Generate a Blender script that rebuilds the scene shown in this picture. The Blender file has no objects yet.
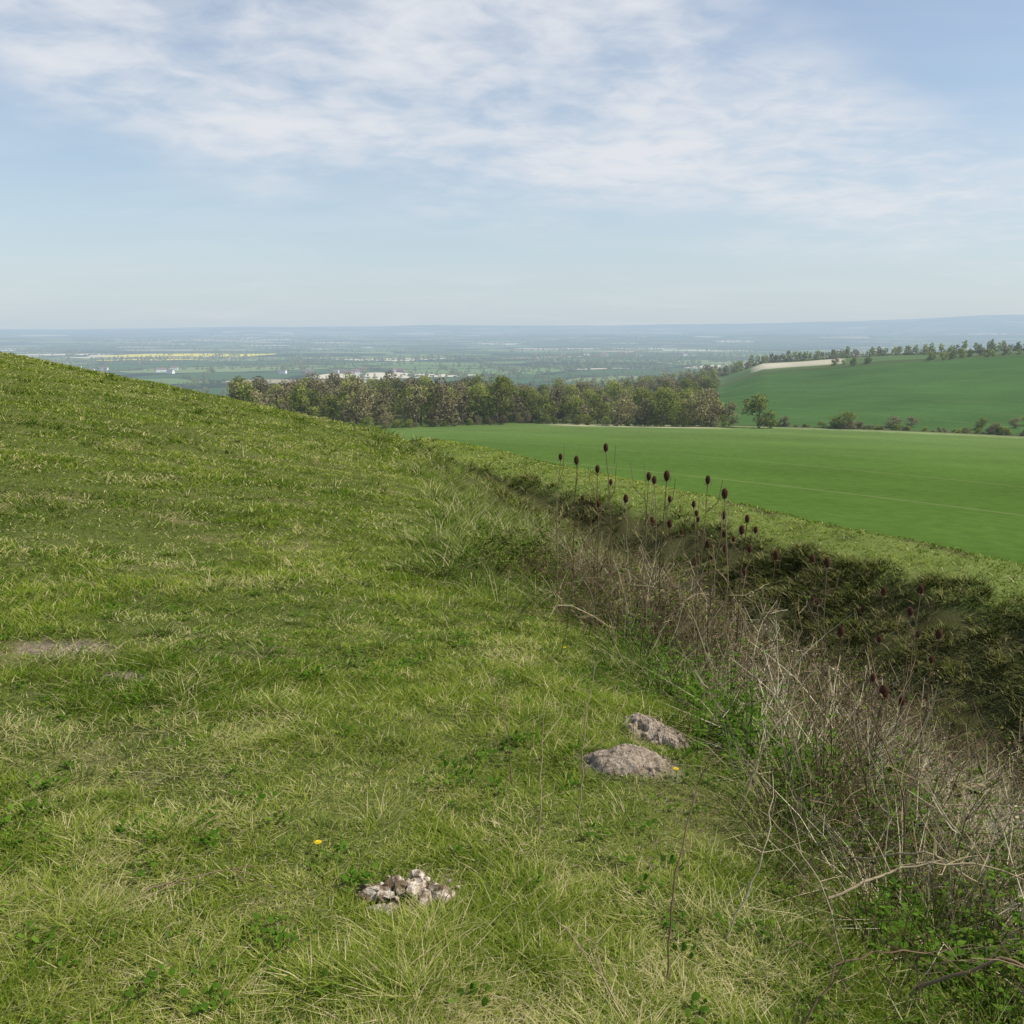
import bpy, math, numpy as np, bmesh
from mathutils import Vector
rng=np.random.default_rng(7)
sc=bpy.context.scene
R=math.radians
# ---------------------------------------------------------------- helpers
def hsh(ix,iy,s):
    n=np.sin(ix*127.1+iy*311.7+s*74.7)*43758.5453
    return n-np.floor(n)
def vnoise(x,y,s=0):
    ix=np.floor(x);iy=np.floor(y);fx=x-ix;fy=y-iy
    fx=fx*fx*(3-2*fx);fy=fy*fy*(3-2*fy)
    return (hsh(ix,iy,s)*(1-fx)+hsh(ix+1,iy,s)*fx)*(1-fy)+(hsh(ix,iy+1,s)*(1-fx)+hsh(ix+1,iy+1,s)*fx)*fy-.5
def fb(x,y,s=0):
    return vnoise(x,y,s)+.5*vnoise(x*2.1+y*.4,y*2.1-x*.4,s+1)+.25*vnoise(x*4.3,y*4.3,s+2)
def sp(v,k=.3): return k*np.logaddexp(0,v/k)
def sst(a,b,x):
    t=np.clip((x-a)/(b-a),0,1);return t*t*(3-2*t)
def sint(y,xs,ys):
    o=.4+.12*np.abs(y)
    return (np.interp(y-o,xs,ys)+np.interp(y-.5*o,xs,ys)+np.interp(y,xs,ys)+np.interp(y+.5*o,xs,ys)+np.interp(y+o,xs,ys))/5
# ---------------------------------------------------------------- terrain
EY=[-60,0,2,4,8.5,19,39,60];EX=[14,1.5,1.1,.85,.5,-1.4,-4.9,-10]
def xedge(y): return sint(y,EY,EX)
def zedge(y): return sint(y,[-60,0,4,8.5,19,39,60],[.5,0,-.22,-.95,-2,-3,-4])
def sleft(y): return sint(y,[-60,0,4,10,20,40,60],[.03,.03,.05,.14,.2,.233,.24])
def uco(x,y): return (x-14.9)*.849+(y-24.9)*.528
def vco(x,y): return -(x-14.9)*.528+(y-24.9)*.849
PH=[-180,0,5.7,13.2,15.6,22.8,30.5,180]
RK=[0,30,230,290,400,600,800,1000,1800,50000]
TB=np.array([
 [-7.5,-7.5,-23.5,-27,-30,-50,-70,-85,-100,-100],
 [-7.5,-7.5,-23.5,-27.5,-30,-50,-70,-85,-100,-100],
 [-7.5,-7.5,-23.5,-28.5,-32,-46,-60,-66,-100,-100],
 [-7.5,-7.5,-23.5,-28.5,-30,-36,-40,-46,-99,-100],
 [-7.5,-7.5,-23.5,-28.5,-28,-27.5,-26.5,-38,-98,-100],
 [-7.5,-7.5,-23.5,-28.5,-25,-18.5,-19,-30,-95,-100],
 [-7.5,-7.5,-23.5,-28.5,-22,-11,-13,-20,-90,-100],
 [-7.5,-7.5,-23.5,-28.5,-22,-11,-13,-20,-90,-100]],float)
def base(x,y):
    r=np.hypot(x,y);ph=np.degrees(np.arctan2(x,y))
    out=0
    RKa=np.array(RK,float);P=np.array(PH,float)
    for k in (.94,.98,1.02,1.06):
        rr=r*k
        j=np.clip(np.searchsorted(RKa,rr)-1,0,len(RK)-2)
        t=(rr-RKa[j])/(RKa[j+1]-RKa[j])
        i=np.clip(np.searchsorted(P,ph)-1,0,len(PH)-2)
        s=(ph-P[i])/(P[i+1]-P[i]);s=np.clip(s,0,1)
        out=out+((TB[i,j]*(1-t)+TB[i,j+1]*t)*(1-s)+(TB[i+1,j]*(1-t)+TB[i+1,j+1]*t)*s)/4
    out=out+fb(x/90,y/90,3)*sst(200,900,r)*3
    hill=np.interp(ph,[-180,-40,-28,-15,-3,6,14,22,32,60,180],[60,60,75,125,150,150,190,235,275,270,60])
    out=out+hill*sst(9500,14500,r)*(.9+.3*fb(x/3600,y/3600,9))+60*sst(5500,8500,r)*(.45+fb(x/2600,y/2600,19))
    return out
def H(x,y):
    x=np.asarray(x,float);y=np.asarray(y,float)
    r=np.hypot(x,y)
    d=x-xedge(y)
    main=zedge(y)-.54*sp(d)+sleft(y)*40*np.tanh(sp(-d)/40)
    main=main-.35*sp(y-44-.15*(x+10),1.5)-.3*sp(-y-60,2)-.3*sp(-x-70,3)
    u=uco(x,y);v=vco(x,y)
    outer=-5.35+.13*np.minimum(0,np.maximum(u,-2.3))+.6*np.minimum(0,u+2.3)-.05*np.clip(u,0,1.2)-.33*np.maximum(0,u-1.2)-.28*sp(v-42,2)
    outer=outer+fb(x/2.2,y/1.6,5)*.42*sst(-1.9,-3.2,u)*sst(-16,-10,u)+fb(x/1.2,y/1.2,6)*.08
    k=.25
    n=np.logaddexp(main/k,outer/k)*k
    b=base(x,y)-2.2*(1-sst(-3,7,u))
    h=np.logaddexp(n/k,b/k)*k
    w=sst(60,30,r)
    h=h+w*(fb(x/.9,y/.9,11)*.06+fb(x/.28,y/.28,12)*.035)+w*sst(-.2,1.5,d)*fb(x/.7,y/.7,14)*.14+sst(8,30,r)*w*fb(x/3,y/3,15)*.12
    return h
def Hp(x,y): return float(H(np.array([x]),np.array([y]))[0])
ang=np.concatenate([np.arange(-50,50.01,.4),np.arange(54,308,4)])
ang=np.radians(ang)
rad=.25*np.exp(np.arange(0,730)*math.log(46000/.25)/729)
A,RR=np.meshgrid(ang,rad)
X=(RR*np.sin(A)).ravel();Y=(RR*np.cos(A)).ravel()
X=np.append(X,0);Y=np.append(Y,0)
Z=H(X,Y)
na=len(ang);nr=len(rad)
ii=np.arange(nr-1)[:,None]*na;jj=np.arange(na)[None,:];j2=(jj+1)%na
F=np.stack([ii+jj,ii+j2,ii+na+j2,ii+na+jj],-1).reshape(-1,4)[:,::-1]
c=nr*na
faces=F.tolist()+[[c,(k+1)%na,k] for k in range(na)]
me=bpy.data.meshes.new("terrain")
me.from_pydata(np.stack([X,Y,Z],1).tolist(),[],faces)
me.polygons.foreach_set("use_smooth",[True]*len(me.polygons))
r=np.hypot(X,Y);ph=np.degrees(np.arctan2(X,Y));u=uco(X,Y);v=vco(X,Y);d=X-xedge(Y);d=np.where(r>62,20,d)
C=np.zeros((len(X),4));C[:,:3]=(.105,.125,.035)
def setc(m,col,a=0):
    m=np.clip(m,0,1)[:,None]
    C[:]=C*(1-m)+np.array([*col,a])*m
nz=fb(X/2,Y/2,31)
setc(sst(.15,.55,fb(X/.8,Y/.8,61))*sst(30,15,r)*.8,(.21,.18,.09))
BARE=[(-2.62,4.85,.30,.2),(-2.0,4.4,.2,.09),(-1.23,2.43,.13,.07),(.72,4.1,.17,.26),(.52,3.57,.22,.13),(-.35,2.5,.15,.1),(-.8,4.1,.1,.07)]
def bare(x,y):
    o=np.zeros(len(x))
    e=.6*fb(x/.12,y/.12,90)
    for a,b_,rx,ry in BARE: o=np.maximum(o,sst(1.15,.45,np.hypot((x-a)/rx,(y-b_)/ry)+e))
    return o
setc(bare(X,Y),(.27,.215,.155))
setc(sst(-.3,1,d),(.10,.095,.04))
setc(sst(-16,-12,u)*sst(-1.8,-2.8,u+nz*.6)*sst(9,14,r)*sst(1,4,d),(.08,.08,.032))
setc(sst(-2.8,-2.0,u+nz*.5)*sst(1.6,.6,u+nz)*sst(8,12,r)*sst(2,4,d),(.15,.19,.05))
setc(sst(1.5,2.5,u+nz*.6)*(r<600)*sst(2,4,d),(.12,.165,.05))
field=sst(3.6,4.4,u+nz*.4)*sst(288,284,r)*sst(3,5,d)
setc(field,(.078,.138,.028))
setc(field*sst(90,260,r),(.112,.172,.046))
setc(field*sst(257,262,r+6*nz)*sst(1.5,4,ph)*sst(15,11,ph),(.36,.34,.2))
setc(field*sst(276,281,r+3*nz)*sst(1.,2,ph),(.2,.24,.1))
setc(sst(284,288,r),(.07,.085,.03))
hf=sst(291,296,r)*sst(12.2,12.8,ph)*sst(606,598,r)*(ph<60)
setc(hf,(.06,.12,.032))
setc(sst(600,606,r),(.08,.11,.04))
setc(sst(640,650,r)*sst(12,12.5,ph)*sst(880,870,r),(.09,.14,.05))
setc(sst(660,670,r)*sst(15,15.3,ph)*sst(20.4,20,ph)*sst(830,820,r),(.46,.42,.31))
vale=np.where(ph>12,sst(900,920,r),sst(520,560,r))
setc(vale,(.08,.12,.05),1)
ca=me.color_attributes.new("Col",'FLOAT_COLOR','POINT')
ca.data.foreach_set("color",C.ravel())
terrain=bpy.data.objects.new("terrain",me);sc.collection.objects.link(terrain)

# ---------------------------------------------------------------- node helpers
class NT:
    def __init__(s,nt): s.nt=nt;nt.nodes.clear()
    def n(s,t,**k):
        nd=s.nt.nodes.new(t)
        for a,b in k.items():
            if a.startswith('i_'):
                key=a[2:];key=int(key) if key.isdigit() else key
                nd.inputs[key].default_value=b
            else: setattr(nd,a,b)
        return nd
    def l(s,a,b): s.nt.links.new(a,b)
    def m(s,op,a,b=None,c=None,clamp=False):
        nd=s.nt.nodes.new('ShaderNodeMath');nd.operation=op;nd.use_clamp=clamp
        for i,q in enumerate((a,b,c)):
            if q is None: continue
            if isinstance(q,(int,float)): nd.inputs[i].default_value=q
            else: s.l(q,nd.inputs[i])
        return nd.outputs[0]
    def mix(s,f,a,b,bt='MIX'):
        nd=s.nt.nodes.new('ShaderNodeMix');nd.data_type='RGBA';nd.blend_type=bt
        for i,q in ((0,f),(6,a),(7,b)):
            if isinstance(q,(int,float)): nd.inputs[i].default_value=q
            elif isinstance(q,tuple): nd.inputs[i].default_value=(*q,1)
            else: s.l(q,nd.inputs[i])
        return nd.outputs[2]
    def ss(s,x,a,b):
        nd=s.n('ShaderNodeMapRange',interpolation_type='SMOOTHSTEP')
        s.l(x,nd.inputs[0]);nd.inputs[1].default_value=a;nd.inputs[2].default_value=b
        return nd.outputs[0]
    def noise(s,vec,scale,detail=4,rough=.55,dist=0):
        nd=s.n('ShaderNodeTexNoise');nd.inputs['Scale'].default_value=scale;nd.inputs['Detail'].default_value=detail
        nd.inputs['Roughness'].default_value=rough;nd.inputs['Distortion'].default_value=dist
        s.l(vec,nd.inputs['Vector']);return nd.outputs['Fac']
    def out(s,sh,m,haze_glow=False):
        """haze=True: air light painted onto the surface as emission, stronger away from the world origin"""
        if haze_glow:
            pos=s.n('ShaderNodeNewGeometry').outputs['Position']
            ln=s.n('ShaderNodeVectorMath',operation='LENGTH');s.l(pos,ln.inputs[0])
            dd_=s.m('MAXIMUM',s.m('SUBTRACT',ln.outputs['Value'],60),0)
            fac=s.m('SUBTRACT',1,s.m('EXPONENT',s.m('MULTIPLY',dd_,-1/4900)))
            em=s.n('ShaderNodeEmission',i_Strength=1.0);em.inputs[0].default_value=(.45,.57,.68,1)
            mx=s.n('ShaderNodeMixShader');s.l(fac,mx.inputs[0]);s.l(sh,mx.inputs[1]);s.l(em.outputs[0],mx.inputs[2]);sh=mx.outputs[0]  # emission blended over the surface shader to imitate scattering air
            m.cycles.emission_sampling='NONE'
        o=s.n('ShaderNodeOutputMaterial');s.l(sh,o.inputs[0])
def newmat(name):
    m=bpy.data.materials.new(name);m.use_nodes=True
    return m,NT(m.node_tree)
m,t=newmat("ground_mat")
pos=t.n('ShaderNodeNewGeometry').outputs['Position']
col=t.n('ShaderNodeVertexColor',layer_name="Col")
n1=t.noise(pos,.9,4,.65);n2=t.noise(pos,22,4,.75);n3=t.noise(pos,.02,4,.6)
f=t.m('MULTIPLY_ADD',n1,.7,.65)
f2=t.m('MULTIPLY_ADD',n2,1.7,.15)
f3=t.m('MULTIPLY_ADD',n3,.9,.55)
fm=t.m('MULTIPLY',t.m('MULTIPLY',f,f2),f3)
mp=t.n('ShaderNodeMapping',i_Rotation=(0,0,R(-34)));t.l(pos,mp.inputs[0])
wv=t.n('ShaderNodeTexWave',bands_direction='X',i_Scale=.013,i_Distortion=.25,i_Detail=1.0);t.l(mp.outputs[0],wv.inputs[0])
sepp=t.n('ShaderNodeSeparateXYZ');t.l(pos,sepp.inputs[0])
farm=t.ss(sepp.outputs[2],-8.6,-9.6)
tram=t.m('MULTIPLY',t.m('MULTIPLY',t.ss(wv.outputs['Fac'],.9985,.9998),farm),.4)
cg=t.n('ShaderNodeCombineColor')
for i in range(3): t.l(fm,cg.inputs[i])
basec=t.mix(1.0,col.outputs['Color'],cg.outputs[0],'MULTIPLY')
basec=t.mix(tram,basec,(.25,.24,.13))
mv=t.n('ShaderNodeMapping',i_Scale=(1/420,1/300,0),i_Rotation=(0,0,.25));t.l(pos,mv.inputs[0])
wob=t.n('ShaderNodeTexNoise');wob.inputs['Scale'].default_value=.9;t.l(mv.outputs[0],wob.inputs[0])
add=t.n('ShaderNodeVectorMath',operation='MULTIPLY_ADD',i_1=(.35,.35,0));t.l(wob.outputs['Color'],add.inputs[0]);t.l(mv.outputs[0],add.inputs[2])
vo=t.n('ShaderNodeTexVoronoi',i_Scale=1.0,i_Randomness=.75);t.l(add.outputs[0],vo.inputs['Vector'])
ve=t.n('ShaderNodeTexVoronoi',feature='DISTANCE_TO_EDGE',i_Scale=1.0,i_Randomness=.75);t.l(add.outputs[0],ve.inputs['Vector'])
sx=t.n('ShaderNodeSeparateColor');t.l(vo.outputs['Color'],sx.inputs[0])
cr=t.n('ShaderNodeValToRGB');t.l(sx.outputs[0],cr.inputs[0]);cr.color_ramp.interpolation='CONSTANT'
cols=[(0,(.05,.10,.03)),(.25,(.13,.2,.06)),(.40,(.025,.04,.018)),(.55,(.17,.22,.08)),(.70,(.05,.11,.035)),(.82,(.34,.29,.18)),(.89,(.58,.52,.38)),(.95,(.12,.18,.06))]
e=cr.color_ramp.elements
e[0].position=0;e[0].color=(*cols[0][1],1);e[1].position=cols[1][0];e[1].color=(*cols[1][1],1)
for p,cc in cols[2:]:
    q=e.new(p);q.color=(*cc,1)
hedge=t.ss(ve.outputs['Distance'],.05,.02)
vc=t.mix(hedge,cr.outputs[0],(.02,.03,.012))
fin=t.mix(col.outputs['Alpha'],basec,vc)
b=t.n('ShaderNodeBsdfDiffuse');t.l(fin,b.inputs['Color'])
bp=t.n('ShaderNodeBump',i_Strength=.9,i_Distance=.04);t.l(n2,bp.inputs['Height']);t.l(bp.outputs[0],b.inputs['Normal'])
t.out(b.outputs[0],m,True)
me.materials.append(m)

def leafmat(name,stops,nscale=.6,amt=.5,trans=.3,haze_glow=False):
    m,t=newmat(name)
    x=t.n('ShaderNodeAttribute',attribute_name='tint').outputs['Fac']
    if nscale:
        pos=t.n('ShaderNodeNewGeometry').outputs['Position']
        rn=t.n('ShaderNodeObjectInfo').outputs['Random']
        n=t.noise(pos,nscale,2,.6)
        n=t.m('MULTIPLY_ADD',t.m('SUBTRACT',n,.5),amt*2.6,0)
        x=t.m('ADD',t.m('ADD',x,n),t.m('MULTIPLY_ADD',rn,.5,-.25),clamp=True)
    cr=t.n('ShaderNodeValToRGB');t.l(x,cr.inputs[0])
    e=cr.color_ramp.elements
    e[0].position=stops[0][0];e[0].color=(*stops[0][1],1);e[1].position=stops[-1][0];e[1].color=(*stops[-1][1],1)
    for p,cc in stops[1:-1]:
        q=e.new(p);q.color=(*cc,1)
    c=cr.outputs[0]
    df=t.n('ShaderNodeBsdfDiffuse');t.l(c,df.inputs[0])
    last=df.outputs[0]
    if trans:
        tr=t.n('ShaderNodeBsdfTranslucent');t.l(c,tr.inputs[0])
        mx=t.n('ShaderNodeMixShader',i_0=trans);t.l(last,mx.inputs[1]);t.l(tr.outputs[0],mx.inputs[2]);last=mx.outputs[0]
    t.out(last,m,haze_glow)
    return m
GRASS=leafmat("grass_mat",[(0,(.05,.095,.009)),(.3,(.13,.195,.02)),(.55,(.245,.305,.038)),(.72,(.39,.39,.115)),(1,(.64,.54,.30))],0,0,.3)
LONG=leafmat("long_grass_mat",[(0,(.055,.10,.012)),(.35,(.125,.185,.026)),(.6,(.26,.29,.07)),(1,(.54,.46,.27))],0,0,.3)
ROUGH=leafmat("rough_grass_mat",[(0,(.05,.07,.014)),(.4,(.105,.13,.027)),(.7,(.19,.185,.06)),(1,(.32,.255,.135))],0,0,0)
STRAW=leafmat("straw_mat",[(0,(.22,.17,.10)),(.5,(.42,.35,.22)),(1,(.66,.58,.41))],0,0,0)
STALK=leafmat("stalk_mat",[(0,(.055,.035,.022)),(.4,(.16,.11,.065)),(.75,(.36,.285,.17)),(1,(.56,.49,.33))],1.5,.15,0)
CANE=leafmat("cane_mat",[(0,(.04,.022,.015)),(1,(.13,.075,.05))],0,.1,0)
BLEAF=leafmat("bramble_leaf_mat",[(0,(.035,.07,.01)),(.5,(.085,.145,.018)),(.85,(.17,.24,.035)),(1,(.2,.13,.05))],0,.3,.3)
WEED=leafmat("weed_leaf_mat",[(0,(.05,.11,.012)),(.6,(.1,.19,.02)),(1,(.17,.27,.035))],0,.2,.35)
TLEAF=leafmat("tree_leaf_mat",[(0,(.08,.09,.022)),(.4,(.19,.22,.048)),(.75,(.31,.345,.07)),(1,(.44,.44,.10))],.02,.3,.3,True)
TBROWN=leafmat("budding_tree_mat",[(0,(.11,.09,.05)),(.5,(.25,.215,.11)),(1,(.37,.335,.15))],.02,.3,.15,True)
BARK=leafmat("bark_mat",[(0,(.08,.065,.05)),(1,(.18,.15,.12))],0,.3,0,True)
TEAS=leafmat("teasel_head_mat",[(0,(.045,.022,.015)),(1,(.17,.09,.055))],0,.2,0)
YEL=leafmat("petal_mat",[(0,(.8,.55,.02)),(1,(.85,.65,.03))],0,.1,.2)

# ---------------------------------------------------------------- mesh builder
class MB:
    def __init__(s): s.v=[];s.f=[];s.t=[];s.m=[];s.nv=0
    def add(s,v,f,tint,mi=0):
        v=np.asarray(v,float).reshape(-1,3)
        s.v.append(v)
        s.f+= [[a+s.nv for a in q] for q in f]
        s.t.append(np.broadcast_to(np.asarray(tint,float),(len(v),)).copy())
        s.m+=[mi]*len(f);s.nv+=len(v)
    def tube(s,P,r0,r1,tint,mi=0,n=3):
        P=np.asarray(P,float);k=len(P)
        T=np.gradient(P,axis=0);T/=np.linalg.norm(T,axis=1)[:,None]+1e-9
        ref=np.array([0,0,1.]) if abs(T[0,2])<.8 else np.array([1.,0,0])
        a=np.cross(T,ref);a/=np.linalg.norm(a,axis=1)[:,None]+1e-9;b=np.cross(T,a)
        rr=np.linspace(r0,r1,k)[:,None]
        V=[]
        for i in range(n):
            q=2*math.pi*i/n;V.append(P+rr*(a*math.cos(q)+b*math.sin(q)))
        V=np.stack(V,1).reshape(-1,3)
        f=[[i*n+j,i*n+(j+1)%n,(i+1)*n+(j+1)%n,(i+1)*n+j] for i in range(k-1) for j in range(n)]
        s.add(V,f,tint,mi)
    def quads(s,c,a,b,tint,mi=0):
        n=len(c)
        V=np.stack([c-a,c+b,c+a,c-b],1).reshape(-1,3)
        f=(np.arange(n)[:,None]*4+np.arange(4)[None,:]).tolist()
        s.add(V,f,np.repeat(np.broadcast_to(tint,(n,)),4),mi)
    def mesh(s,name,mats,smooth=False):
        me=bpy.data.meshes.new(name)
        V=np.concatenate(s.v)
        me.from_pydata(V.tolist(),[],s.f)
        at=me.attributes.new("tint",'FLOAT','POINT');at.data.foreach_set("value",np.concatenate(s.t))
        for q in mats: me.materials.append(q)
        me.polygons.foreach_set("material_index",s.m)
        if smooth: me.polygons.foreach_set("use_smooth",[True]*len(me.polygons))
        return me
def unit(v): return v/(np.linalg.norm(v,axis=-1,keepdims=True)+1e-9)
def bake(name,x,y,h,w,L,Cc,tint,mat,azb=None):
    n=len(x);az=rng.uniform(0,2*math.pi,n) if azb is None else azb
    tw=az+math.pi/2+rng.normal(0,.5,n);z=H(x,y)-.008
    ca_,sa=np.cos(az),np.sin(az);ct,st=np.cos(tw),np.sin(tw)
    co=np.empty((n,5,3),np.float32)
    for i,(s_,wf) in enumerate(((0,1),(.55,.85),(1,0))):
        rr=h*(L*s_+Cc*s_*s_);px=x+ca_*rr;py=y+sa*rr
        pz=z+h*(s_-.45*Cc*s_*s_/(1+.3*Cc))
        if wf>0:
            co[:,2*i,0]=px-ct*w*wf/2;co[:,2*i,1]=py-st*w*wf/2;co[:,2*i,2]=pz
            co[:,2*i+1,0]=px+ct*w*wf/2;co[:,2*i+1,1]=py+st*w*wf/2;co[:,2*i+1,2]=pz
        else: co[:,4,0]=px;co[:,4,1]=py;co[:,4,2]=pz
    me=bpy.data.meshes.new(name)
    me.vertices.add(5*n);me.vertices.foreach_set("co",co.ravel())
    me.loops.add(7*n);me.polygons.add(2*n)
    li=(np.arange(n,dtype=np.int32)[:,None]*5+np.array([0,1,3,2,2,3,4],np.int32)[None,:]).ravel()
    me.loops.foreach_set("vertex_index",li)
    ls=(np.arange(n,dtype=np.int32)[:,None]*7+np.array([0,4],np.int32)[None,:]).ravel()
    me.polygons.foreach_set("loop_start",ls)
    me.update(calc_edges=True)
    tt=(np.clip(tint,0,1)[:,None]+np.array([-.05,-.05,0,0,.08])[None,:]).astype(np.float32)
    at=me.attributes.new("tint",'FLOAT','POINT');at.data.foreach_set("value",tt.ravel())
    me.materials.append(mat)
    o=bpy.data.objects.new(name,me);sc.collection.objects.link(o);return o
def leafset(B,c,size,tint,mi,up=.6,asp=.55):
    n=len(c)
    d=unit(rng.normal(0,1,(n,3))*[1,1,.5]);nn=unit(rng.normal(0,1,(n,3))+[0,0,up*2])
    s_=unit(np.cross(d,nn));sz=(size*rng.uniform(.6,1.3,n))[:,None]
    B.quads(c,d*sz*.5,s_*sz*.5*asp,tint,mi)
def coll(name,meshes):
    c=bpy.data.collections.new(name)
    for i,me in enumerate(meshes):
        o=bpy.data.objects.new("%s_%02d"%(name,i),me);c.objects.link(o)
    return c
def instancer(name,col,x,y,scale,zs=None,idx=None,tilt=.12,sink=0):
    n=len(x);z=H(x,y)-sink
    me=bpy.data.meshes.new(name)
    me.from_pydata(np.stack([x,y,z],1).tolist(),[],[])
    rot=np.stack([rng.normal(0,tilt,n),rng.normal(0,tilt,n),rng.uniform(0,6.283,n)],1)
    sc3=np.stack([scale,scale,scale if zs is None else zs],1)
    me.attributes.new("rot",'FLOAT_VECTOR','POINT').data.foreach_set("vector",rot.ravel())
    me.attributes.new("scl",'FLOAT_VECTOR','POINT').data.foreach_set("vector",sc3.ravel())
    k=len(col.objects)
    idx=rng.integers(0,k,n) if idx is None else idx
    me.attributes.new("idx",'INT','POINT').data.foreach_set("value",idx.astype(np.int32))
    ob=bpy.data.objects.new(name,me);sc.collection.objects.link(ob)
    ng=bpy.data.node_groups.new(name+"_gn",'GeometryNodeTree')
    ng.interface.new_socket("Geometry",in_out='INPUT',socket_type='NodeSocketGeometry')
    ng.interface.new_socket("Geometry",in_out='OUTPUT',socket_type='NodeSocketGeometry')
    N=ng.nodes;gi=N.new('NodeGroupInput');go=N.new('NodeGroupOutput')
    iop=N.new('GeometryNodeInstanceOnPoints');ci=N.new('GeometryNodeCollectionInfo')
    ci.inputs['Collection'].default_value=col;ci.inputs['Separate Children'].default_value=True;ci.inputs['Reset Children'].default_value=True
    def na_(nm,ty):
        q=N.new('GeometryNodeInputNamedAttribute');q.data_type=ty;q.inputs[0].default_value=nm
        return [o for o in q.outputs if o.enabled and o.name=='Attribute'][0]
    e=N.new('FunctionNodeEulerToRotation')
    L=ng.links
    L.new(gi.outputs[0],iop.inputs['Points']);L.new(ci.outputs[0],iop.inputs['Instance'])
    iop.inputs['Pick Instance'].default_value=True
    L.new(na_('idx','INT'),iop.inputs['Instance Index'])
    L.new(na_('rot','FLOAT_VECTOR'),e.inputs[0]);L.new(e.outputs[0],iop.inputs['Rotation'])
    L.new(na_('scl','FLOAT_VECTOR'),iop.inputs['Scale'])
    L.new(iop.outputs[0],go.inputs[0])
    md=ob.modifiers.new("inst",'NODES');md.node_group=ng
    return ob
def wedge(n,r0,r1,p0=-37,p1=37,log=False):
    rr=np.exp(rng.uniform(math.log(r0),math.log(r1),n)) if log else np.sqrt(rng.uniform(r0*r0,r1*r1,n))
    p=np.radians(rng.uniform(p0,p1,n))
    return rr*np.sin(p),rr*np.cos(p)
def soilmask(x,y,g=1.0): return rng.uniform(0,1,len(x))>bare(x,y)*.82
dd=lambda x,y:x-xedge(y)
def keep(p): return rng.uniform(0,1,len(p))<p
# ---- short turf
def patch(x,y):
    return .75*fb(x/2.3,y/2.3,101)+.5*fb(x/.45,y/.45,102)+.4*fb(x/.13,y/.13,103)
x,y=wedge(1020000,1.15,62,log=True)
hn=fb(x/1.1,y/1.1,41)+.8*fb(x/.25,y/.25,43)
pt=patch(x,y)
thin=fb(x/.6,y/.6,61)
m=(dd(x,y)<.4+.6*fb(x,y,77))&soilmask(x,y)&(y<60)&keep(1-.12*sst(.15,.6,thin))
x=x[m];y=y[m];hn=hn[m];pt=pt[m];thin=thin[m];r_=np.hypot(x,y);n=len(x)
h=rng.uniform(.020,.048,n)*np.clip(1+1.2*np.clip(hn,-.5,1.3)-.15*sst(.1,.6,thin),.6,3)*(1+r_*.024)
w=np.maximum(.0029,.00082*r_)*rng.uniform(.6,1.3,n)
dead=rng.uniform(0,1,n)<.09+.36*sst(.05,.55,thin)+.16*sst(.15,.5,pt)
tint=np.where(dead,rng.uniform(.66,1,n),np.clip(.35+rng.normal(0,.13,n)+pt*.46,.0,.64))
L=rng.uniform(.1,1.1,n)+dead*rng.uniform(0,1.2,n);Cc=rng.uniform(.2,1.1,n)
bake("grass",x,y,h,w,L,Cc,tint,GRASS)
# ---- tufts
def tufts(name,parts,mat):
    cx=np.concatenate([p[0] for p in parts]);cy=np.concatenate([p[1] for p in parts]);s=np.concatenate([p[2] for p in parts]);nb=np.concatenate([p[3] for p in parts]);tb=np.concatenate([p[4] for p in parts])
    q=np.repeat(np.arange(len(cx)),nb.astype(int));n=len(q);a=rng.uniform(0,6.283,n);rr=.13*s[q]*np.sqrt(rng.uniform(0,1,n))
    x=cx[q]+rr*np.cos(a);y=cy[q]+rr*np.sin(a);r_=np.hypot(x,y)
    h=s[q]*rng.uniform(.09,.27,n);w=np.maximum(.0033,.0008*r_)*rng.uniform(.6,1.3,n)
    ctint=rng.normal(0,.12,len(cx))
    dead=rng.uniform(0,1,n)<.12+tb[q]+.9*np.clip(ctint[q],0,1)
    ti=np.where(dead,rng.uniform(.66,1,n),np.clip(.28+rng.normal(0,.12,n)+ctint[q]+.4*patch(cx,cy)[q],0,.62))
    az=a+rng.normal(0,.7,n)
    bake(name,x,y,h,w,rng.uniform(.1,.7,n),rng.uniform(.3,1.3,n),ti,mat,az)
def tp(n,r0,r1,cond,s0,s1,nb,tb,p0=-37,p1=37,log=False):
    x,y=wedge(n,r0,r1,p0,p1,log);m=cond(x,y)&soilmask(x,y,1.1);x=x[m];y=y[m]
    return x,y,rng.uniform(s0,s1,len(x)),np.full(len(x),nb),np.full(len(x),tb)
tufts("long_grass",[
 tp(3200,1.2,8.5,lambda x,y:(dd(x,y)>.1+.6*fb(x,y,5))&(dd(x,y)<6)&keep(.25+.75*sst(-.2,.3,fb(x/.8,y/.8,9))),.4,1.5,80,.12),
 tp(420,1.5,9,lambda x,y:(dd(x,y)<.1)&(dd(x,y)>-1.6)&keep(.2+.8*sst(.0,.4,fb(x/.9,y/.9,9))),.25,.6,65,.05),
 tp(300,1.5,9,lambda x,y:(dd(x,y)<-1),.2,.42,55,.03),
 tp(4600,7,26,lambda x,y:(dd(x,y)>-.9+1.6*fb(x/2,y/2,5))&(dd(x,y)<7)&keep(.4+.6*sst(-.3,.2,fb(x/1.1,y/1.1,9))),.8,2.0,36,.05),
 tp(2600,7,45,lambda x,y:(dd(x,y)<.5)&(dd(x,y)>-18)&keep(.05+.5*sst(.1,.5,fb(x/2.5,y/2.5,6))+.35*sst(-4,-.3,dd(x,y))),.4,1.2,30,.05),
 tp(1800,24,60,lambda x,y:(dd(x,y)>-1.5)&(dd(x,y)<4),1.2,2.2,28,.0),
],LONG)
bankc=lambda x,y:(uco(x,y)<-1.8+.8*fb(x,y,8))&(dd(x,y)>3)&(vco(x,y)<50)&keep(.25+.75*sst(-.1,.3,fb(x/1.6,y/1.6,33)))
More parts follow.
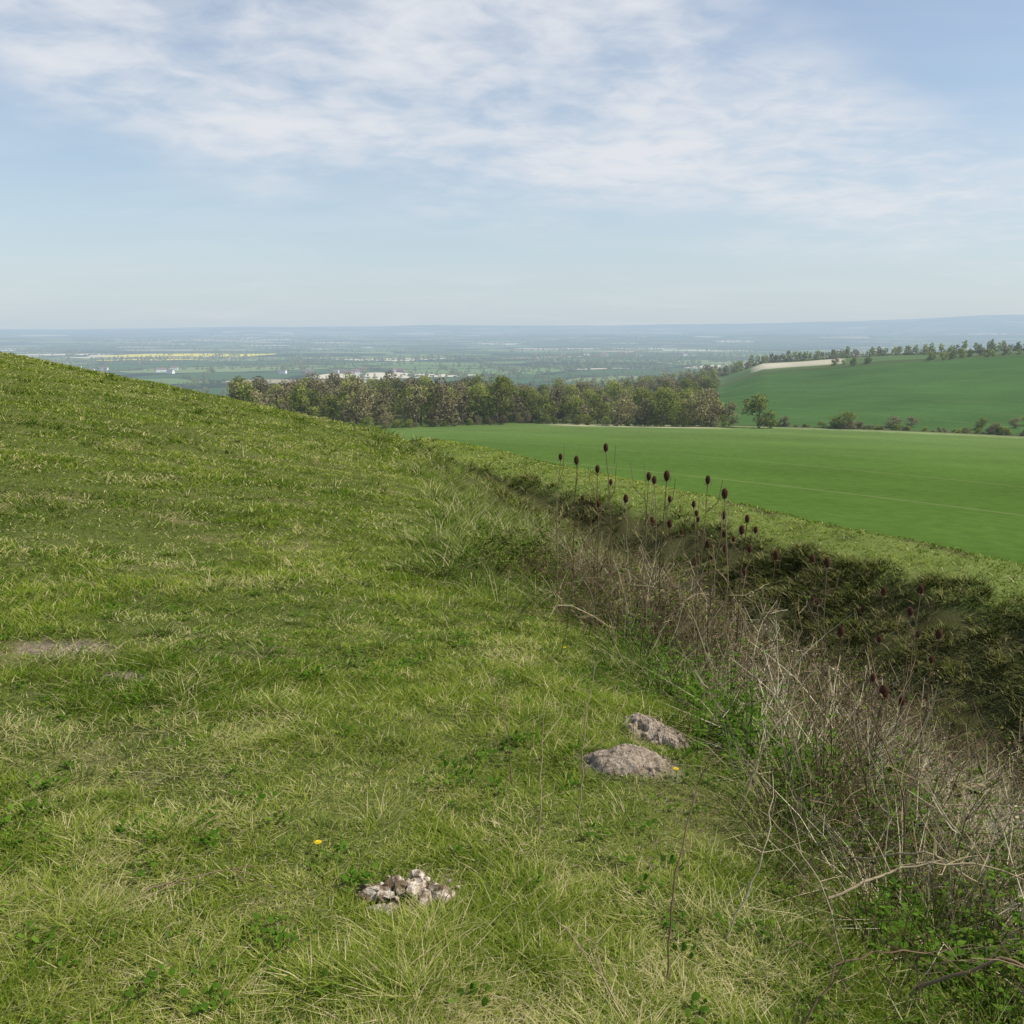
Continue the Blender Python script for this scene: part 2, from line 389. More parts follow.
tufts("rough_grass",[tp(13500,11,78,bankc,.7,2.1,19,.10,p0=-14),tp(9000,9,32,bankc,.6,1.6,22,.12,p0=2)],ROUGH)
x,y=wedge(220000,14,80,p0=-14);m=(uco(x,y)>-2.8+.7*fb(x,y,3))&(uco(x,y)<4)&(dd(x,y)>3)&(vco(x,y)<52);x=x[m];y=y[m];n=len(x);r_=np.hypot(x,y)
bake("bank_grass",x,y,rng.uniform(.05,.13,n)*(1+.8*np.clip(fb(x/1.5,y/1.5,4),-.5,1)),.0010*r_*rng.uniform(.7,1.3,n),rng.uniform(.2,1.1,n),rng.uniform(.2,1,n),np.where(rng.uniform(0,1,n)<.12,rng.uniform(.65,1,n),np.clip(.30+rng.normal(0,.1,n)+.55*fb(x/2,y/2,66)+.14*np.exp(-((uco(x,y)+.6)/.6)**2),0,.66)),GRASS)
def strawparts():
    a=rng.normal(2.55,.35,45);b=rng.normal(4.6,.35,45);c_=np.concatenate([a,rng.uniform(.8,4,90)]);d_=np.concatenate([b,rng.uniform(2,9,90)])
    m=dd(c_,d_)>.3;c_=c_[m];d_=d_[m];return c_,d_,rng.uniform(.9,2.1,len(c_)),np.full(len(c_),70),np.full(len(c_),.3)
tufts("straw_tussocks",[strawparts()],STRAW)
# ---------------------------------------------------------------- plants
def weed(i):
    B=MB();n=rng.integers(7,15)
    for k in range(n):
        a=rng.uniform(0,6.28);L=rng.uniform(.012,.032);w=L*rng.uniform(.2,.36);e=rng.uniform(.1,1.0)
        d=np.array([math.cos(a)*math.cos(e),math.sin(a)*math.cos(e),math.sin(e)]);s_=np.array([-math.sin(a),math.cos(a),0])
        b0=d*.012+[rng.normal(0,.02),rng.normal(0,.02),.02];up=np.array([0,0,.006])
        V=[b0,b0+d*L*.35+s_*w,b0+d*L*.35+up*.2,b0+d*L*.35-s_*w,b0+d*L*.75+s_*w*.8,b0+d*L*.75,b0+d*L*.75-s_*w*.8,b0+d*L-up]
        B.add(V,[[0,2,1],[0,3,2],[1,2,5,4],[2,3,6,5],[4,5,7],[5,6,7]],rng.uniform(.1,.9))
    return B.mesh("weed%d"%i,[WEED])
C_weed=coll("weed_plants",[weed(i) for i in range(6)])
def herb(i):
    B=MB()
    for k in range(8):
        h=rng.uniform(.12,.38);a=rng.uniform(0,6.28);b0=np.array([rng.normal(0,.1),rng.normal(0,.1),-.02]);le=rng.uniform(0,.3)*h
        s_=np.linspace(0,1,6)[:,None];P=b0+np.array([math.cos(a)*le,math.sin(a)*le,0])*s_**2+np.array([0,0,h])*s_
        B.tube(P,.002,.001,.4,0)
        for j in range(1,6):
            for z in range(3):
                a2=rng.uniform(0,6.28);l=.045*(1.25-j/7);d=np.array([math.cos(a2),math.sin(a2),rng.uniform(-.3,.4)]);s2=np.array([-math.sin(a2),math.cos(a2),0])*l*.28
                B.add([P[j],P[j]+d*l*.45+s2,P[j]+d*l,P[j]+d*l*.45-s2],[[0,1,2,3]],rng.uniform(.1,.9),0)
    return B.mesh("herb%d"%i,[WEED])
C_herb=coll("nettle_plants",[herb(i) for i in range(4)])
def stalks(i):
    B=MB()
    for k in range(rng.integers(6,10)):
        h=rng.uniform(.35,1.1);a=rng.uniform(0,6.28);le=rng.uniform(.05,.7)*h
        b0=np.array([rng.uniform(-.25,.25),rng.uniform(-.25,.25),-.03]);s_=np.linspace(0,1,7)[:,None]
        P=b0+np.array([math.cos(a)*le,math.sin(a)*le,0])*s_**1.8+np.array([0,0,h])*(s_-.12*s_**3)+rng.normal(0,.014,(7,3))*s_
        ti=rng.uniform(.05,1);B.tube(P,.003,.0012,ti)
        for q in range(rng.integers(1,6)):
            j=rng.integers(2,6);a2=rng.uniform(0,6.28);l2=rng.uniform(.08,.3)
            s2=np.linspace(0,1,4)[:,None]
            P2=P[j]+np.array([math.cos(a2)*l2*.6,math.sin(a2)*l2*.6,0])*s2+np.array([0,0,l2*.8])*s2**1.4
            B.tube(P2,.0019,.001,ti)
            if rng.uniform()<.4:
                c=P2[-1]+rng.normal(0,.012,(9,3));leafset(B,c,.016,ti*.6,0)
    return B.mesh("stalks%d"%i,[STALK])
C_stalk=coll("dead_stems",[stalks(i) for i in range(8)])
def bramble(i):
    B=MB()
    for k in range(14):
        a=rng.uniform(0,6.28);L=rng.uniform(.35,.95);h=rng.uniform(.25,.65)
        b0=np.array([rng.uniform(-.2,.2),rng.uniform(-.2,.2),-.03]);s_=np.linspace(0,1,9)[:,None]
        P=b0+np.array([math.cos(a),math.sin(a),0])*L*s_+np.array([0,0,1])*h*(2.6*s_-2.1*s_**2)+rng.normal(0,.018,(9,3))
        B.tube(P,.004,.0018,rng.uniform(0,1),1)
        m_=rng.integers(10,24);ix=rng.uniform(1,8,m_);c0=np.stack([np.interp(ix,np.arange(9),P[:,q]) for q in range(3)],1)
        for w in range(3):
            leafset(B,c0+rng.normal(0,.022,(m_,3)),.036,rng.uniform(0,.95,m_),0,asp=.65)
    return B.mesh("bramble%d"%i,[BLEAF,CANE])
C_bram=coll("bramble_bushes",[bramble(i) for i in range(5)])
def tangle(i):
    B=MB()
    for k in range(17):
        a=rng.uniform(0,6.28);L=rng.uniform(.2,.8);h=rng.uniform(.25,.85)
        b0=np.array([rng.uniform(-.3,.3),rng.uniform(-.3,.3),-.03]);s_=np.linspace(0,1,9)[:,None]
        P=b0+np.array([math.cos(a),math.sin(a),0])*L*s_+np.array([0,0,1])*h*(2.2*s_-1.4*s_**2)+rng.normal(0,.022,(9,3))
        ti=rng.uniform(0,.65);B.tube(P,.0032,.0013,ti,0)
        for q in range(5):
            j=rng.integers(2,8);l2=rng.uniform(.06,.26);dv=unit(rng.normal(0,1,3)+[0,0,.5])
            B.tube(np.stack([P[j],P[j]+dv*l2*.5+rng.normal(0,.01,3),P[j]+dv*l2]),.0018,.001,ti,0)
        m_=12;ix=rng.uniform(1,8,m_);c0=np.stack([np.interp(ix,np.arange(9),P[:,q]) for q in range(3)],1)
        leafset(B,c0+rng.normal(0,.025,(m_,3)),.026,rng.uniform(0,1,m_),1,asp=.6)
    return B.mesh("tangle%d"%i,[STALK,BLEAF])
C_tang=coll("scrub_tangles",[tangle(i) for i in range(6)])
def place(name,col,n,r0,r1,cond,s0,s1,zs=1.0,p0=-37,p1=37,**k):
    x,y=wedge(n,r0,r1,p0,p1)
    m=cond(x,y);x=x[m];y=y[m]
    s=rng.uniform(s0,s1,len(x))
    return instancer(name,col,x,y,s,s*zs*rng.uniform(.8,1.2,len(x)),**k)
place("weeds",C_weed,4600,1.2,9,lambda x,y:(dd(x,y)<1.5)&keep(.1+sst(.1,.55,fb(x/.7,y/.7,21))),.6,1.3,1)
place("nettles",C_herb,2300,2.0,13,lambda x,y:(dd(x,y)>.15)&(dd(x,y)<6)&keep(.15+.85*sst(-.1,.3,fb(x/1.1,y/1.1,121))),.6,1.3,1,p0=-8)
place("dead_stalks",C_stalk,1000,2.4,13,lambda x,y:(dd(x,y)>.3+.5*fb(x,y,2))&(dd(x,y)<5.5)&keep(.2+sst(-.15,.35,fb(x/.8,y/.8,3))),.45,1.15,1,p0=-6)
place("scrub",C_tang,330,3.6,13,lambda x,y:(dd(x,y)>.5+.5*fb(x,y,22))&(dd(x,y)<5.5)&keep(.1+.9*sst(-.15,.35,fb(x,y,13))),.5,1.15,1,p0=-4)
tx=np.concatenate([rng.normal(.95,.65,50),rng.uniform(1.0,2.4,24)]);ty=np.concatenate([rng.normal(7.8,1.2,50),rng.uniform(2.1,4.0,24)]);m=dd(tx,ty)>-.1
ts=np.concatenate([rng.uniform(.7,1.25,50),rng.uniform(.35,.65,24)])
instancer("scrub",C_tang,tx[m],ty[m],ts[m])
bx=np.array([-.25,.1,.45,-.75,.2,.7,1.0,.5,1.55,1.75,1.45,2.0,1.3,2.3,2.6,3.0,1.9,1.25,1.7,1.55,2.1,2.5,1.15,1.25,1.9,-.4,.9]);by=np.array([9.6,10.3,9.2,8.7,11.2,8.6,9.5,10.2,2.0,2.3,2.5,2.6,2.15,3.4,3.6,5,5.8,7.2,3.1,3.6,4.4,6.6,1.95,2.5,3.0,10.6,1.85])
instancer("bramble",C_bram,bx,by,np.array([1,1.1,.9,.6,1.1,.9,1,1,.55,.6,.5,.65,.4,.7,.8,1,.9,1.,.6,.6,.8,1,.35,.4,.6,.8,.3]),None)

# ---------------------------------------------------------------- teasels
def teasel_mesh(i,h):
    B=MB();s_=np.linspace(0,1,9)[:,None];a=rng.uniform(0,6.28)
    P=np.array([math.cos(a),math.sin(a),0])*.12*h*s_**2+np.array([0,0,h-.04])*s_+rng.normal(0,.005,(9,3))
    P[0]=[0,0,-.05];P-=np.array([P[-1][0],P[-1][1],0])*s_*.999
    B.tube(P,.005,.003,.45,0,5)
    tips=[(P[-1],1.0)]
    for k in range(3):
        j=5+k%3;a2=a+2.1*k+.6;l=rng.uniform(.16,.34)
        Q=np.stack([P[j],P[j]+np.array([math.cos(a2)*l*.35,math.sin(a2)*l*.35,l*.35]),P[j]+np.array([math.cos(a2)*l*.45,math.sin(a2)*l*.45,l])])
        B.tube(Q,.003,.002,.4,0,4)
        if k<i%3: tips.append((Q[-1],.75))
    for p,sz in tips:
        sz*=rng.uniform(.8,1.1)
        Lh=.066*sz;Rh=.019*sz;c=p+[0,0,Lh*.5]
        nu,nv=12,9;V=[];
        for b_ in range(nv):
            t_=math.pi*b_/(nv-1);
            for a_ in range(nu):
                q=2*math.pi*a_/nu;rr=Rh*math.sin(t_)**.8
                V.append(c+np.array([rr*math.cos(q),rr*math.sin(q),-Lh/2*math.cos(t_)]))
        f=[[b_*nu+a_,b_*nu+(a_+1)%nu,(b_+1)*nu+(a_+1)%nu,(b_+1)*nu+a_] for b_ in range(nv-1) for a_ in range(nu)]
        B.add(V,f,.2,1)
        for k in range(170):
            t_=math.acos(rng.uniform(-.97,.97));q=rng.uniform(0,6.28)
            nrm=np.array([math.sin(t_)*math.cos(q),math.sin(t_)*math.sin(q),-math.cos(t_)*.6+.5])
            b0=c+np.array([Rh*math.sin(t_)**.8*math.cos(q),Rh*math.sin(t_)**.8*math.sin(q),-Lh/2*math.cos(t_)])
            sd=np.array([-math.sin(q),math.cos(q),0])*.0013
            B.add([b0-sd,b0+sd,b0+unit(nrm)*.0085*sz],[[0,1,2]],.7,1)
        for k in range(9):
            q=2*math.pi*k/9+rng.uniform(-.2,.2);l=rng.uniform(.035,.075)*sz
            Q=np.stack([p,p+np.array([math.cos(q)*l*.55,math.sin(q)*l*.55,-.004]),p+np.array([math.cos(q)*l*.8,math.sin(q)*l*.8,l*.6])])
            B.tube(Q,.0014,.0005,.6,0,3)
    return B.mesh("teasel_mesh%d"%i,[STALK,TEAS])
T=[(.44,7.45,.615),(.57,7.15,.61),(.65,6.7,.62),(.745,6.6,.81),(.96,6.3,.63),(1.12,6.8,.52),(1.1,6.1,.645),(1.42,6.7,.35),(1.31,5.9,.656),
(1.42,5.8,.59),(1.5,6.2,.38),(1.58,5.8,.42),(1.26,6.85,.17),(2.2,5.8,.11),(1.77,3.95,-.03),(2.48,5.3,-.06),(2.5,5.0,-.09),(1.35,6.0,.2),(1.9,6.2,.05),(2.9,5.9,-.1),(1.7,6.4,.2),(.9,6.9,.35),(2.3,6.6,-.05),(2.7,6.2,-.2),(2.0,5.2,-.15)]
for i,(x,y,z) in enumerate(T):
    g=Hp(x,y);h=z-g
    o=bpy.data.objects.new("teasel",teasel_mesh(i,max(.5,h)));o.location=(x,y,g);o.rotation_euler=(rng.normal(0,.02),rng.normal(0,.02),0)
    sc.collection.objects.link(o)

# ---------------------------------------------------------------- soil mounds, chalk, dandelions, twigs
def mat_soil(name,c1,c2,sc_=30,bump=.02,lo=.35,hi=.65):
    m,t=newmat(name);pos=t.n('ShaderNodeNewGeometry').outputs['Position']
    n=t.noise(pos,sc_,8,.7);n2=t.noise(pos,sc_*4,4,.7)
    c=t.mix(t.ss(n,lo,hi),c1,c2);b=t.n('ShaderNodeBsdfDiffuse');t.l(c,b.inputs['Color'])
    bp=t.n('ShaderNodeBump',i_Strength=.8,i_Distance=bump);t.l(t.m('ADD',n,n2),bp.inputs['Height']);t.l(bp.outputs[0],b.inputs['Normal'])
    t.out(b.outputs[0],m);return m
SOILM=mat_soil("soil_mat",(.20,.155,.11),(.44,.36,.275),38,.006);CHALK=mat_soil("chalk_mat",(.17,.12,.075),(.66,.57,.45),22,.01,.42,.6)
def clods(bm,n,sx_,sy_,s0,s1,zf):
    for k in range(n):
        s=rng.uniform(s0,s1);t0=bmesh.ops.create_icosphere(bm,subdivisions=2 if s>.012 else 1,radius=s)
        ox,oy=rng.normal(0,sx_),rng.normal(0,sy_)
        off=Vector((ox,oy,zf(ox,oy)+s*.2));sq=rng.uniform(.55,1.25,3);sq[2]*=.7
        dirs=unit(rng.normal(0,1,(8,3)));cut=rng.uniform(.35,.8,8)*s
        for vtx in t0['verts']:
            p=np.array(vtx.co)
            for dv,cu in zip(dirs,cut):
                e=p@dv-cu
                if e>0:p=p-dv*e
            vtx.co=Vector(p*sq+rng.normal(0,s*.07,3))+off
def mound(name,x,y,rx,ry,h,mat,rot=0,seed=0):
    n=90
    g=np.linspace(-1.25,1.25,n);gx,gy=np.meshgrid(g,g);rr=np.hypot(gx,gy)
    lx=gx*rx;ly=gy*ry;wx=x+lx*math.cos(rot)-ly*math.sin(rot);wy=y+lx*math.sin(rot)+ly*math.cos(rot)
    ed=1+.8*fb(gx*2.4,gy*2.4,seed)
    z=h*(1-sst(.0,1,rr/ed))+.022*fb(gx*3,gy*3,seed+2)+.009*fb(gx*10,gy*10,seed+4)+.0025*rng.uniform(-1,1,gx.shape)-.06*sst(.5,1.1,rr/ed)+.016
    z=z+H(wx,wy)
    V=np.stack([wx-x,wy-y,z],-1).reshape(-1,3)
    f=[[i*n+j,i*n+j+1,(i+1)*n+j+1,(i+1)*n+j] for i in range(n-1) for j in range(n-1)]
    bm=bmesh.new();me=bpy.data.meshes.new(name);me.from_pydata(V.tolist(),[],f);bm.from_mesh(me)
    clods(bm,150,rx*.75,ry*.75,.003,.010,lambda a,b_:Hp(x+a,y+b_)-.002+h*max(0,1-math.hypot(a/rx,b_/ry))**1.1)
    bm.to_mesh(me);bm.free();me.materials.append(mat)
    o=bpy.data.objects.new(name,me);o.location=(x,y,0);sc.collection.objects.link(o)
mound("molehill",.71,4.08,.16,.30,.05,SOILM,.25,3)
mound("molehill",.50,3.57,.24,.14,.035,SOILM,-.2,8)
bm=bmesh.new()
clods(bm,30,.06,.035,.012,.05,lambda a,b_:.03*max(0,1-math.hypot(a/.1,b_/.06)))
clods(bm,50,.08,.055,.004,.012,lambda a,b_:.0)
me=bpy.data.meshes.new("chalk_rock");bm.to_mesh(me);bm.free();me.materials.append(CHALK)
o=bpy.data.objects.new("chalk_rock",me);o.location=(-.35,2.46,Hp(-.35,2.46)+.014);o.rotation_euler=(.1,.1,.2);sc.collection.objects.link(o)
def dandelion():
    B=MB();B.tube([[0,0,0],[.003,0,.03],[0,.002,.06]],.0015,.0012,.5,1,4)
    for ring,(rr,n,e) in enumerate(((.014,18,.1),(.010,14,.5),(.006,9,.9))):
        for k in range(n):
            a=2*math.pi*k/n+ring;d=np.array([math.cos(a)*math.cos(e),math.sin(a)*math.cos(e),math.sin(e)*.6]);s_=np.array([-math.sin(a),math.cos(a),0])*.002
            b0=np.array([0,0,.06]);B.add([b0,b0+d*rr*.6+s_,b0+d*rr,b0+d*rr*.6-s_],[[0,1,2,3]],rng.uniform(0,1),0)
    return B.mesh("dandelion_mesh",[YEL,WEED])
dm=dandelion()
for x,y in ((-.646,2.67),(.69,3.44),(-.2,7.5),(.35,5.6)):
    o=bpy.data.objects.new("dandelion",dm);o.location=(x,y,Hp(x,y)-.01);sc.collection.objects.link(o)
def twig(name,P,r,n=5):
    B=MB();P=np.array(P,float);tt=np.linspace(0,len(P)-1,(len(P)-1)*6+1)
    Q=np.stack([np.interp(tt,np.arange(len(P)),P[:,k]) for k in range(3)],1)
    for _ in range(3): Q[1:-1]=(Q[:-2]+Q[1:-1]*2+Q[2:])/4
    Q+=rng.normal(0,.004,Q.shape);Q[:,2]+=H(Q[:,0],Q[:,1])
    B.tube(Q,r,r*.4,.6,0,5)
    for k in range(5):
        j=rng.integers(4,len(Q)-2);l=rng.uniform(.05,.22);dv=unit(rng.normal(0,1,3)+[0,0,.5]);B.tube([Q[j],Q[j]+dv*l*.5+rng.normal(0,.01,3),Q[j]+dv*l],r*.5,r*.2,.6,0,4)
    o=bpy.data.objects.new(name,B.mesh(name,[STALK],True));sc.collection.objects.link(o)
twig("twig",[(-1.12,2.42,.03),(-1.0,2.44,.05),(-.8,2.52,.05)],.0035)
for P,q in (([(1.0,2.5,.12),(1.25,2.55,.3),(1.5,2.5,.42),(1.75,2.4,.5)],.005),([(1.2,2.9,.1),(1.4,2.7,.35),(1.6,2.7,.3),(1.9,2.8,.55)],.004),([(.42,2.1,.0),(.45,2.2,.3),(.52,2.3,.5),(.58,2.32,.6)],.0032),
 ([(.1,2.9,.0),(.1,2.95,.2),(.12,3.0,.45)],.003),([(.25,3.0,.0),(.26,3.0,.3),(.3,3.05,.62)],.003),([(1.1,2.1,.1),(1.3,2.0,.35),(1.5,1.95,.2),(1.7,1.95,.3)],.005),
 ([(.9,3.2,.0),(1.0,3.25,.35),(1.2,3.3,.7)],.004),([(1.3,3.4,.0),(1.25,3.4,.45),(1.1,3.3,.85)],.004),([(.0,3.3,0),(-.02,3.32,.25),(-.03,3.33,.42)],.0028),([(.3,1.95,0),(.2,2.05,.12),(.1,2.2,.15)],.003),([(.62,2.3,0),(.75,2.35,.3),(.8,2.5,.5)],.003),
 ([(.7,1.9,0),(.85,2.0,.2),(1.1,2.05,.25),(1.3,2.1,.15)],.0035),([(.95,2.2,0),(.9,2.3,.25),(.75,2.45,.4)],.003),([(1.5,3.0,0),(1.4,2.9,.5),(1.2,2.8,.75)],.004),([(1.6,2.5,0),(1.75,2.6,.5),(1.7,2.7,.9)],.004)):
    twig("dead_branch",P,q)

# ---------------------------------------------------------------- trees
def tree(i,Ht,cr,nleaf,ls,mat,trunk=.08,gap=.0,low=False):
    B=MB();th=Ht*trunk
    tr=Ht*.02
    P=np.array([[0,0,-.5],[.1,0,th*.5],[0,.1,th],[.2,-.1,Ht*.55],[.1,0,Ht*.8]])+np.pad(rng.normal(0,.15,(5,2)),((0,0),(0,1)))
    B.tube(P,tr*1.3,tr*.25,.3,1,6 if not low else 3)
    lobes=[]
    nl=17 if not low else 7
    for k in range(nl):
        a=k*2.4+rng.uniform(-.4,.4);hh=th+(Ht-th)*(.04+.78*((k*7)%nl)/nl)
        prof=math.sin(min(1,(hh-th)/(Ht-th)*.8+.28)*math.pi)**.55
        L=cr*prof*rng.uniform(.45,.8)
        z0=max(th*.7,hh-L*.5);zi=np.interp(z0,P[:,2],np.arange(5));b0=np.array([np.interp(zi,np.arange(5),P[:,q]) for q in range(3)])
        e=np.array([math.cos(a)*L,math.sin(a)*L,hh+L*.15])
        mid=(b0+e)/2+[0,0,L*.12]+rng.normal(0,.2,3)
        B.tube([b0,mid,e],tr*.45,tr*.12,.3,1,4 if not low else 3)
        if not low:
            for q in range(3):
                e2=e+rng.normal(0,cr*.22,3);B.tube([mid,(mid+e2)/2+rng.normal(0,.15,3),e2],tr*.18,tr*.05,.3,1,3)
        lobes.append((e,cr*rng.uniform(.26,.44)))
    lobes.append((np.array([0,0,Ht*.84]),cr*.4));lobes.append((np.array([0,0,Ht*.6]),cr*.5))
    w=np.array([l[1]**2 for l in lobes]);w/=w.sum()
    for (c,rl),ww in zip(lobes,w):
        n=int(nleaf*ww);d=unit(rng.normal(0,1,(n,3)));rr=rl*rng.uniform(.35,1,n)**.5
        p=c+d*rr[:,None]*[1,1,.8]
        g=np.sin(p[:,0]*2.1/cr*4+i)*np.sin(p[:,1]*2.3/cr*4)*np.sin(p[:,2]*2/cr*4+1)
        p=p[g>-.28+gap*rng.uniform(0,1,n)]
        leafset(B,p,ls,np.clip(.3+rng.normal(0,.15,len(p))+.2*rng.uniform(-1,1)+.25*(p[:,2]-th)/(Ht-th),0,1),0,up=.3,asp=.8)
    return B.mesh("tree%d"%i,[mat,BARK])
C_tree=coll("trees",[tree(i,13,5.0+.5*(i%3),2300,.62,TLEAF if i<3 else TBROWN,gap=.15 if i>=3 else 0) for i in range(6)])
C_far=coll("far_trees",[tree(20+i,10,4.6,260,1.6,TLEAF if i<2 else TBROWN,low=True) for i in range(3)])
def woods(name,n,r0,r1,p0,p1,s0,s1,pb,cond=None,mind=4.5,col=C_tree,zf=1.0,sink=.3):
    x,y=wedge(n,r0,r1,p0,p1)
    if cond is not None: m=cond(x,y);x=x[m];y=y[m]
    ok=[];P=np.stack([x,y],1)
    cell={}
    for k,(a,b_) in enumerate(P):
        kx,ky=int(a//mind),int(b_//mind);bad=False
        for qx in(-1,0,1):
            for qy in(-1,0,1):
                for z in cell.get((kx+qx,ky+qy),()):
                    if (P[z][0]-a)**2+(P[z][1]-b_)**2<mind*mind: bad=True
        if not bad: cell.setdefault((kx,ky),[]).append(k);ok.append(k)
    x=x[ok];y=y[ok];nn=len(x)
    k=len(col.objects);h=k//2 if k>3 else 2
    br=(rng.uniform(0,1,nn)+.7*fb(x/40,y/40,50))<pb
    idx=np.where(br,rng.integers(h,k,nn),rng.integers(0,h,nn))
    s=rng.uniform(s0,s1,nn)
    return instancer(name,col,x,y,s,s*zf*rng.uniform(.85,1.2,nn),idx=idx,tilt=.03,sink=sink)
edge1=lambda x,y:238+(np.degrees(np.arctan2(x,y))+8)*3.2+4*fb(x/12,y/12,1)
woods("woodland",2200,238,430,-17,-.2,.5,1.05,.5,lambda x,y:np.hypot(x,y)>edge1(x,y),7.2)
woods("woodland",1300,272,470,-3,12.8,.42,.88,.5,lambda x,y:np.hypot(x,y)>279+fb(x/9,y/9,2)*6,7.5)
woods("undergrowth",1300,233,262,-17,-.2,.18,.34,.4,lambda x,y:(np.hypot(x,y)>edge1(x,y)-3)&(np.hypot(x,y)<edge1(x,y)+3),3,sink=.5)
woods("undergrowth",900,272,288,-1,13.5,.18,.36,.4,lambda x,y:np.abs(np.hypot(x,y)-276-fb(x/9,y/9,2)*6)<3,3.2,sink=.5)
woods("woodland",900,430,900,-15,13,.6,1.0,.6,None,14)
woods("woodland",2200,900,1150,3,40,.7,1.2,.4,lambda x,y:keep(.35+.65*sst(-.1,.2,fb(x/70,y/70,14))),12,C_far)
woods("woodland",500,606,640,19.5,40,.25,.5,.3,lambda x,y:keep(.05+.9*sst(.1,.4,fb(x/25,y/25,4))),6)
woods("woodland",900,850,905,13,40,.6,1.0,.4,None,10,C_far)
hp=rng.uniform(15.5,35,90);hr=290+rng.normal(0,1.2,90)
hs=rng.uniform(.14,.3,90)*(1+.8*np.clip(fb(hp/1.5,hp*0,8),-.3,1))
instancer("hedgerow",C_tree,hr*np.sin(np.radians(hp)),hr*np.cos(np.radians(hp)),hs,hs*.8,sink=.6,idx=rng.integers(0,5,90))
for x,y,s,zf,k in ((33,268,.8,1,4),(40.5,270,.7,1,3),(46,268,.98,1,1),(52,271,.7,1,2),(57,268,.95,1,5),(61.5,273,.8,1,3),(67,274,.7,.9,4),(74,266,1.1,.78,0),(85,276,.35,.8,4),(101,270,.75,.6,2),(118,274,.5,.6,5),(124,275,.4,.7,4),(141,266,.36,.9,1),(152,268,.36,.8,4),(158,272,.4,.7,2)):
    o=bpy.data.objects.new("oak_tree",C_tree.objects[k].data);o.location=(x,y,Hp(x,y)-.2);o.scale=(s,s,s*zf);o.rotation_euler=(0,0,rng.uniform(0,6));sc.collection.objects.link(o)
hx=[];hy=[]
for k in range(380):
    x,y=wedge(1,600,9000,-36,34) if k%3 else wedge(1,600,3500,-36,20)
    x=x[0];y=y[0];rr_=math.hypot(x,y)
    if math.degrees(math.atan2(x,y))>11 and rr_<1300: continue
    a=.25+rng.choice([0,math.pi/2])+rng.normal(0,.15);L=rng.uniform(100,500)*(1+rr_/5000);n=int(L/(9+rr_/400))
    s_=np.linspace(0,L,max(2,n));g=rng.uniform(0,1,len(s_))<.75;s_=s_[g];hx.append(x+np.cos(a)*s_+rng.normal(0,4,len(s_)));hy.append(y+np.sin(a)*s_+rng.normal(0,4,len(s_)))
for k in range(90):
    x,y=wedge(1,1100,9000,-36,34);n=rng.integers(20,90);w_=rng.uniform(40,180)
    hx.append(x[0]+rng.normal(0,w_*1.5,n));hy.append(y[0]+rng.normal(0,w_*.5,n))
hx=np.concatenate(hx);hy=np.concatenate(hy);s=rng.uniform(.4,1.15,len(hx))*(1+np.hypot(hx,hy)/12000)
m_=np.hypot(hx,hy)>520
instancer("vale_hedgerows",C_far,hx[m_],hy[m_],s[m_],tilt=.02)
def plain(name,c):
    m,t=newmat(name);pos=t.n('ShaderNodeNewGeometry').outputs['Position'];n=t.noise(pos,.5,2)
    cc=t.mix(n,tuple(v*.8 for v in c),tuple(min(1,v*1.15) for v in c));b=t.n('ShaderNodeBsdfDiffuse');t.l(cc,b.inputs['Color'])
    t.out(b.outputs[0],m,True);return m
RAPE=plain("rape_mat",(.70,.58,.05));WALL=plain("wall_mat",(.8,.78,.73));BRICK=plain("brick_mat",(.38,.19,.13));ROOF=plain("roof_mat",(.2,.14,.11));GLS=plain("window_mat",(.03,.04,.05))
def sheet(name,x0,x1,y0,y1,mat,dz=1.2,sk=0):
    n=14;g=np.linspace(0,1,n);gx,gy=np.meshgrid(g,g);xx=x0+(x1-x0)*gx+sk*gy;yy=y0+(y1-y0)*gy+.06*(xx-x0)
    zz=H(xx,yy)+dz;V=np.stack([xx,yy,zz],-1).reshape(-1,3)
    f=[[i*n+j,i*n+j+1,(i+1)*n+j+1,(i+1)*n+j] for i in range(n-1) for j in range(n-1)]
    me=bpy.data.meshes.new(name);me.from_pydata(V.tolist(),[],f);me.materials.append(mat);o=bpy.data.objects.new(name,me);sc.collection.objects.link(o)
sheet("rapeseed_field",-1580,-1000,3400,3800,RAPE,2.5);sheet("rapeseed_field",-1400,-1100,2980,3080,RAPE,2.5,60)
def box(B,x0,x1,y0,y1,z0,z1,mi=0):
    V=[(x,y,z) for z in(z0,z1) for y in(y0,y1) for x in(x0,x1)]
    B.add(V,[[0,2,3,1],[4,5,7,6],[0,1,5,4],[2,6,7,3],[0,4,6,2],[1,3,7,5]],.5,mi)
